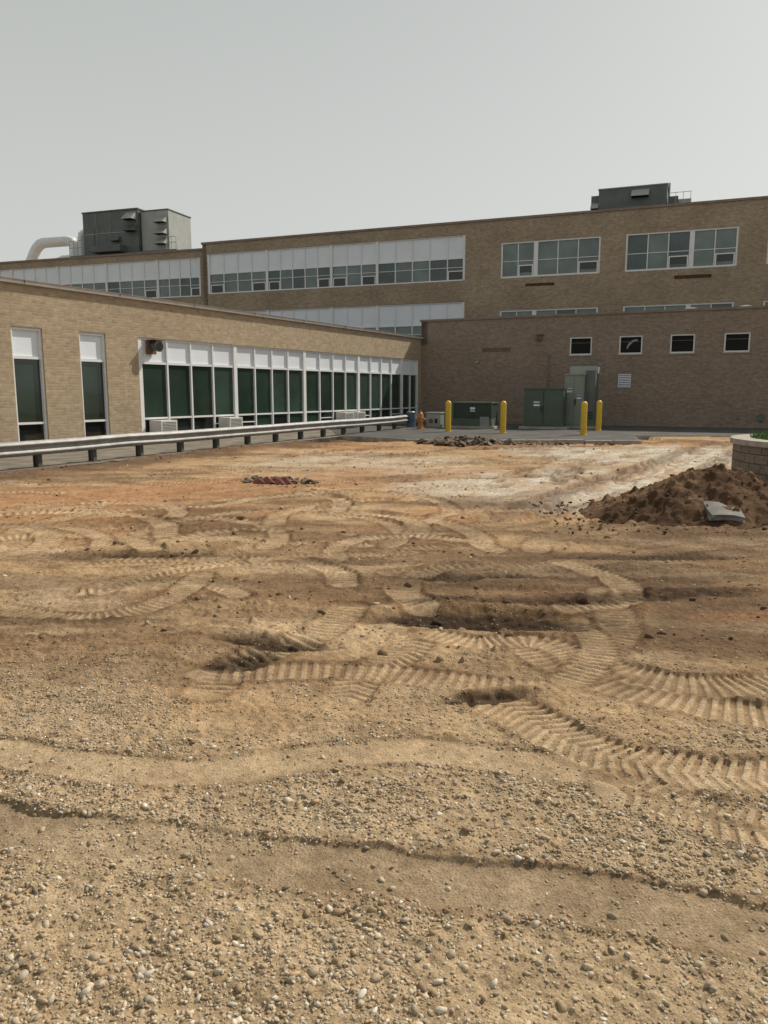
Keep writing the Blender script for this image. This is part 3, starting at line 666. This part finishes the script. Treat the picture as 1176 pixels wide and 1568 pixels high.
def chunkmesh(name,sx,sy,sz,mat,seed,loc,rot):
    r_=random.Random(seed); bm=bmesh.new(); bmesh.ops.create_cube(bm,size=1); bmesh.ops.subdivide_edges(bm,edges=bm.edges[:],cuts=2,use_grid_fill=True)
    for v in bm.verts:
        v.co=Vector((v.co.x*sx,v.co.y*sy,v.co.z*sz))+Vector((r_.gauss(0,sx*.05),r_.gauss(0,sy*.05),r_.gauss(0,sz*.09)))
    me=bpy.data.meshes.new(name); bm.to_mesh(me); bm.free(); me.materials.append(mat); o=bpy.data.objects.new(name,me); scene.collection.objects.link(o); o.location=loc; o.rotation_euler=rot
    bv=o.modifiers.new("b",'BEVEL'); bv.width=min(sx,sy,sz)*.12; bv.segments=2
    return o
chunkmesh("concrete_chunk",.42,.34,.08,M['slabgrey'],3,(4.15,9.25,.15),(R(20),R(2),R(-4)))
# ---------------------------------------------------------------- pavements
a=MB()
rp=lambda t,o_:(-7.18+.4295*t+.9031*o_,16+.9031*t-.4295*o_)
def slab(a,poly,z0,z1,k,ke):
    a.face([(x,y,z1) for x,y in poly],[(x,y) for x,y in poly],k)
    for i in range(len(poly)):
        p,q_=poly[i],poly[(i+1)%len(poly)]
        a.face([(p[0],p[1],z0),(q_[0],q_[1],z0),(q_[0],q_[1],z1),(p[0],p[1],z1)],[(0,0),(1,0),(1,1),(0,1)],ke)
def jag(p,q_,n,amp):
    o=[]
    for i in range(n):
        t=i/n; o.append((p[0]+(q_[0]-p[0])*t+random.gauss(0,amp)*(i>0),p[1]+(q_[1]-p[1])*t+random.gauss(0,amp)*(i>0)))
    return o
P0=rp(-14,.28);P1=rp(12.8,.28)
slab(a,jag(P0,P1,90,.06)+[P1,(-2.2,32.5),(-12.6,13.4),(-16,6)],-.2,.035,'walk','soil'); a.obj("pavement_strip")
a=MB()
pad=jag((-1.7,27.6),(.3,26.0),8,.08)+jag((.3,26.0),(1.0,24.7),6,.06)+[(1.0,24.7),(8.1,24.1)]+jag((8.1,24.1),(9.0,27.6),10,.06)+jag((9.0,27.6),(15,27.4),14,.05)+[(15,27.4),(28,23),(34,40),(2.0,42),(-2.3,33)]
slab(a,pad,-.2,.045,'asphalt','edge')
a.obj("asphalt_pavement")
a=MB(); 
for i in range(8):
    x0=1.0+i*.89; yy=24.7-(x0-1.0)*.0845
    a.box(x0+.01,x0+.87,yy-.16-.0,yy-.01,-.15,.10+random.uniform(-.012,.012),'edge')
a.obj("kerb",bevel=.02)
# ---------------------------------------------------------------- guardrail
gr=empty("guardrail",(0,0,0))
path=[rp(t,0) for t in np.arange(-14,18.6,1.5)]+[rp(18.6,-.02),rp(19.2,-.12),rp(19.7,-.32),rp(20.0,-.6),rp(20.05,-.8)]
prof=[(0,.31),(.012,.29),(.075,.255),(.08,.225),(.012,.185),(0,.155),(.012,.125),(.08,.085),(.075,.055),(.012,.02),(0,0)]
vv=[];ff=[]
for i,p in enumerate(path):
    d=Vector(path[min(i+1,len(path)-1)])-Vector(path[max(i-1,0)]); d.normalize(); nrm=Vector((d.y,-d.x))
    dz=random.gauss(0,.006)
    for o_,z in prof: vv.append((p[0]+nrm.x*o_,p[1]+nrm.y*o_,.30+z+dz))
k=len(prof)
for i in range(len(path)-1):
    for j in range(k-1): ff.append((i*k+j,i*k+j+1,(i+1)*k+j+1,(i+1)*k+j))
me=bpy.data.meshes.new("w_beam"); me.from_pydata(vv,[],ff); me.materials.append(M['galv']); o=bpy.data.objects.new("w_beam",me); scene.collection.objects.link(o); o.parent=gr
sd_=o.modifiers.new("s",'SOLIDIFY'); sd_.thickness=.006; me.shade_smooth()
a=MB()
for t in np.arange(-13.5,18.1,1.5):
    x,y=rp(t,-.12); 
    b0=len(a.v)
    a.box(-.075,.075,-.006,.006,-.2,.585,'post'); a.box(-.081,-.069,-.05,.05,-.2,.585,'post'); a.box(.069,.081,-.05,.05,-.2,.585,'post'); a.box(.082,.115,-.05,.05,.36,.56,'post')
    for i in range(b0,len(a.v)):
        px,py,pz=a.v[i]; a.v[i]=(x+px*.9031+py*.4295,y-px*.4295+py*.9031,pz)
a.obj("posts",gr)
# ---------------------------------------------------------------- bollards
def lathe(prof,k,name,n=24,parent=None):
    a=MB()
    for i in range(n):
        t0=2*math.pi*i/n;t1=2*math.pi*(i+1)/n
        for (r0,z0),(r1,z1) in zip(prof[:-1],prof[1:]):
            a.face([(r0*math.cos(t0),r0*math.sin(t0),z0),(r0*math.cos(t1),r0*math.sin(t1),z0),(r1*math.cos(t1),r1*math.sin(t1),z1),(r1*math.cos(t0),r1*math.sin(t0),z1)],[(0,0),(1,0),(1,1),(0,1)],k)
    return a.obj(name,parent,smooth=True)
for x,y in ((2.52,30.2),(4.54,29.3),(7.25,27.9),(8.71,31.2)):
    o=lathe([(.13,.04),(.13,.06),(.112,.065),(.112,1.12),(.116,1.125),(.116,1.14),(.105,1.19),(.08,1.23),(.04,1.255),(.0005,1.262)],'yellow',"bollard"); o.location=(x,y,0)
# ---------------------------------------------------------------- transformers / cabinet
e=empty("pad_mounted_transformer",(3.78,33.0,.045),R(-22)); a=MB()
a.box(-1.0,1.0,-.1,1.3,0,.10,'concrete')
a.prism([(-.88,.10),(.88,.10),(.84,.42),(-.84,.42)],0,1.1,'tgreen'); a.box(-.84,.84,.02,1.08,.42,1.06,'tgreen_d')
a.box(-.88,.88,-.04,1.12,1.06,1.12,'tgreen'); a.box(-.88,-.82,-.03,.02,.42,1.06,'tgreen');a.box(.82,.88,-.03,.02,.42,1.06,'tgreen')
a.box(-.005,.005,-.0,.021,.42,1.06,'black'); a.box(-.1,.12,-.006,.02,.72,.92,'sign'); a.box(.35,.75,-.05,-.0,.1,.5,'cab')
a.obj("tank",e,bevel=.012)
e=empty("pad_mounted_transformer",(6.72,32.5,.045),R(-22)); a=MB()
a.box(-1.0,1.0,-.15,1.7,0,.10,'concrete'); a.box(-.82,.82,0,.7,.10,1.66,'tgreen'); a.box(-.86,.86,-.04,.74,1.66,1.72,'tgreen')
a.box(-.78,.78,.74,1.5,.10,1.5,'tgreen')
a.box(-.008,.008,-.006,.0,.14,1.63,'black'); a.box(-.76,-.03,-.015,-.0,.16,1.6,'tgreen'); a.box(.03,.76,-.015,-.0,.16,1.6,'tgreen')
a.box(-.1,-.05,-.05,-.015,.75,.95,'black'); a.box(-.42,-.16,-.02,-.015,.95,1.15,'sign'); 
for i in range(6): a.box(.83,.87,.1+i*.1,.13+i*.1,.3,1.4,'tgreen')
a.obj("tank",e,bevel=.012)
e=empty("electrical_cabinet",(8.32,33.0,.045),R(-24)); a=MB()
a.box(-.75,.75,-.15,1.3,0,.10,'concrete'); a.box(-.62,.22,.0,.8,.10,2.25,'cab'); a.box(-.65,.25,-.04,.84,2.25,2.31,'cab')
a.box(.23,.64,.15,1.1,.10,2.45,'metal_d'); a.box(-.5,.68,.5,1.15,2.32,2.68,'metal_l'); a.box(-.54,.72,.46,1.2,2.68,2.73,'metal_d')
a.box(-.58,.18,-.014,0,.16,2.2,'cab'); a.box(-.21,-.2,-.017,-.013,.16,2.2,'black'); a.box(-.16,-.12,-.05,-.014,1.0,1.25,'black')
a.box(-.5,-.3,-.018,-.014,1.5,1.7,'sign'); a.box(-.08,.1,-.018,-.014,1.2,1.4,'sign')
for i in range(5): a.box(.28,.6,.14,.15,.4+i*.07,.43+i*.07,'black')
a.cyl(.28,.0,.1,1.6,.03,'metal_d',8)
a.obj("cabinet",e,bevel=.012)
hy=empty("fire_hydrant",(1.55,32.6,.04),R(10)); lathe([(.17,0),(.17,.03),(.11,.04),(.105,.45),(.14,.46),(.14,.49),(.12,.50),(.115,.6),(.08,.68),(.03,.72),(.03,.77),(.0005,.775)],'hyd',"body",20,hy)
a=MB(); a.cyl(0,.40,-.2,.2,.055,'hyd',12,'x'); a.cyl(0,.40,-.23,-.2,.065,'hyd',12,'x');a.cyl(0,.40,.2,.23,.065,'hyd',12,'x'); a.cyl(0,.36,-.22,-.1,.08,'hyd',12,'y'); a.obj("nozzles",hy,smooth=True)
a=MB(); a.box(-.33,.33,0,.5,0,.62,'cab'); a.box(-.36,.36,-.03,.53,.62,.67,'metal_l'); a.box(-.3,.3,-.01,0,.05,.58,'metal_l'); a.cyl(-.1,.3,-.05,-.01,.1,'louver',16,'y'); a.box(.08,.2,-.03,-.01,.2,.4,'black')
o=a.obj("utility_box",bevel=.01); o.location=(2.15,33.6,.045); o.rotation_euler=(0,0,R(-24))
a=MB(); a.cyl(0,0,0,.62,.2,'blue',20); a.cyl(0,0,.62,.66,.22,'blue',20); a.cyl(0,0,.66,.70,.18,'metal_l',20,r2=.14); a.cyl(0,0,.3,.33,.208,'blue',20)
o=a.obj("plastic_drum",smooth=True); o.location=(1.2,34.2,.045)
# ---------------------------------------------------------------- rubble pile
def rubble(name,cx,cy,rx,ry,n,h,mat,smin,smax,seed):
    r_=random.Random(seed); bm=bmesh.new()
    for i in range(n):
        rr=math.sqrt(r_.random()); t=r_.random()*6.283; px=rr*math.cos(t)*rx; py=rr*math.sin(t)*ry; s=smin+(smax-smin)*r_.random()**2
        mtx=Matrix.Translation((px,py,h*(1-rr)*r_.random()+s*.1))@Matrix.Rotation(r_.random()*6.28,4,'Z')@Matrix.Rotation(r_.gauss(0,.45),4,'X')@Matrix.Rotation(r_.gauss(0,.35),4,'Y')@Matrix.Diagonal((s,s*r_.uniform(.5,1),s*r_.uniform(.18,.45),1))
        g_=bmesh.ops.create_icosphere(bm,subdivisions=1,radius=.6,matrix=mtx)
        for v in g_['verts']: v.co+=Vector((r_.gauss(0,s*.07),r_.gauss(0,s*.07),r_.gauss(0,s*.05)))
    me=bpy.data.meshes.new(name); bm.to_mesh(me); bm.free(); me.materials.append(mat); o=bpy.data.objects.new(name,me); scene.collection.objects.link(o); o.location=(cx,cy,0); return o
rubble("asphalt_rubble",2.6,24.0,1.5,1.0,300,.24,M['chunk'],.05,.36,5)
rubble("dirt_rubble",4.6,23.6,2.6,.35,110,.05,M['chunk'],.04,.18,6)
rubble("debris_heap",-1.9,13.6,.75,.28,90,.09,M['chunk'],.04,.18,9)
bm=bmesh.new(); bmesh.ops.create_grid(bm,x_segments=24,y_segments=10,size=1)
for v in bm.verts: v.co=Vector((v.co.x*.36,v.co.y*.13,.08+.05*vn(np.array([v.co.x*3.0+9]),np.array([v.co.y*3.0+4]),2)[0]-.10*abs(v.co.y)**2-.08*abs(v.co.x)**3+.03*math.sin(v.co.x*13+v.co.y*5)))
me=bpy.data.meshes.new("red_cloth"); bm.to_mesh(me); bm.free(); me.materials.append(M['red']); me.shade_smooth(); o=bpy.data.objects.new("red_cloth",me); scene.collection.objects.link(o); o.location=(-1.95,13.4,0)
# ---------------------------------------------------------------- circular planter
pl_=empty("round_planter",(7.96,12.64,0)); Rr=2.0
mb,nt_,b=newmat("segmental_block"); uv=coords(nt_,'UV'); t=nt_.nodes.new("ShaderNodeTexBrick"); nt_.links.new(uv,t.inputs['Vector'])
for kk,v_ in (('Scale',1),('Brick Width',.30),('Row Height',.15),('Mortar Size',.008)): t.inputs[kk].default_value=v_
t.inputs['Color1'].default_value=(.22,.18,.145,1); t.inputs['Color2'].default_value=(.16,.13,.105,1); t.inputs['Mortar'].default_value=(.06,.05,.045,1)
nt_.links.new(mixc(nt_,1,t.outputs[0],ramp(nt_,noise(nt_,uv,14,5),[(.3,(.7,.7,.7)),(.7,(1.2,1.2,1.2))]),'MULTIPLY'),b.inputs['Base Color']); b.inputs['Roughness'].default_value=.95
bump(nt_,b,noise(nt_,uv,25,4),.6,.02); M['block']=mb
a=MB(); N=72
def ring(a,r0,z0,r1,z1,k,sc=1):
    for i in range(N):
        t0=2*math.pi*i/N;t1=2*math.pi*(i+1)/N
        a.face([(r0*math.cos(t0),r0*math.sin(t0),z0),(r0*math.cos(t1),r0*math.sin(t1),z0),(r1*math.cos(t1),r1*math.sin(t1),z1),(r1*math.cos(t0),r1*math.sin(t0),z1)],[(t0*Rr,z0),(t1*Rr,z0),(t1*Rr,z1+abs(r1-r0)),(t0*Rr,z1+abs(r1-r0))],k)
ring(a,Rr,-.2,Rr,.73,'block'); a.obj("block_wall",pl_)
a=MB(); ring(a,Rr-.0,.73,Rr+.05,.731,'edge'); ring(a,Rr+.05,.731,Rr+.05,.82,'edge'); ring(a,Rr+.05,.82,Rr-.26,.825,'edge'); ring(a,Rr-.26,.825,Rr-.26,.6,'edge'); a.obj("cap",pl_,smooth=True)
a=MB(); ring(a,Rr-.26,.78,.8,.9,'soil'); ring(a,.8,.9,.001,.95,'soil'); a.obj("planter_soil",pl_)
n=9000; th=rng.random(n)*6.283; rr=np.sqrt(rng.random(n))*(Rr-.28); bx=rr*np.cos(th); by=rr*np.sin(th); bz=.78+.17*(1-rr/Rr); hh=rng.uniform(.05,.14,n); an=rng.random(n)*6.283; ww=.006
lean=rng.normal(0,.035,(n,2))
v=np.stack([np.stack([bx-ww*np.cos(an),by-ww*np.sin(an),bz],-1),np.stack([bx+ww*np.cos(an),by+ww*np.sin(an),bz],-1),np.stack([bx+lean[:,0],by+lean[:,1],bz+hh],-1)],1).reshape(-1,3)
o=fastmesh("grass",v,np.arange(3*n).reshape(-1,3),None,False); o.data.materials.append(M['grassmat']); o.parent=pl_
print("verts",sum(len(o.data.vertices) for o in bpy.data.objects if o.type=='MESH'))
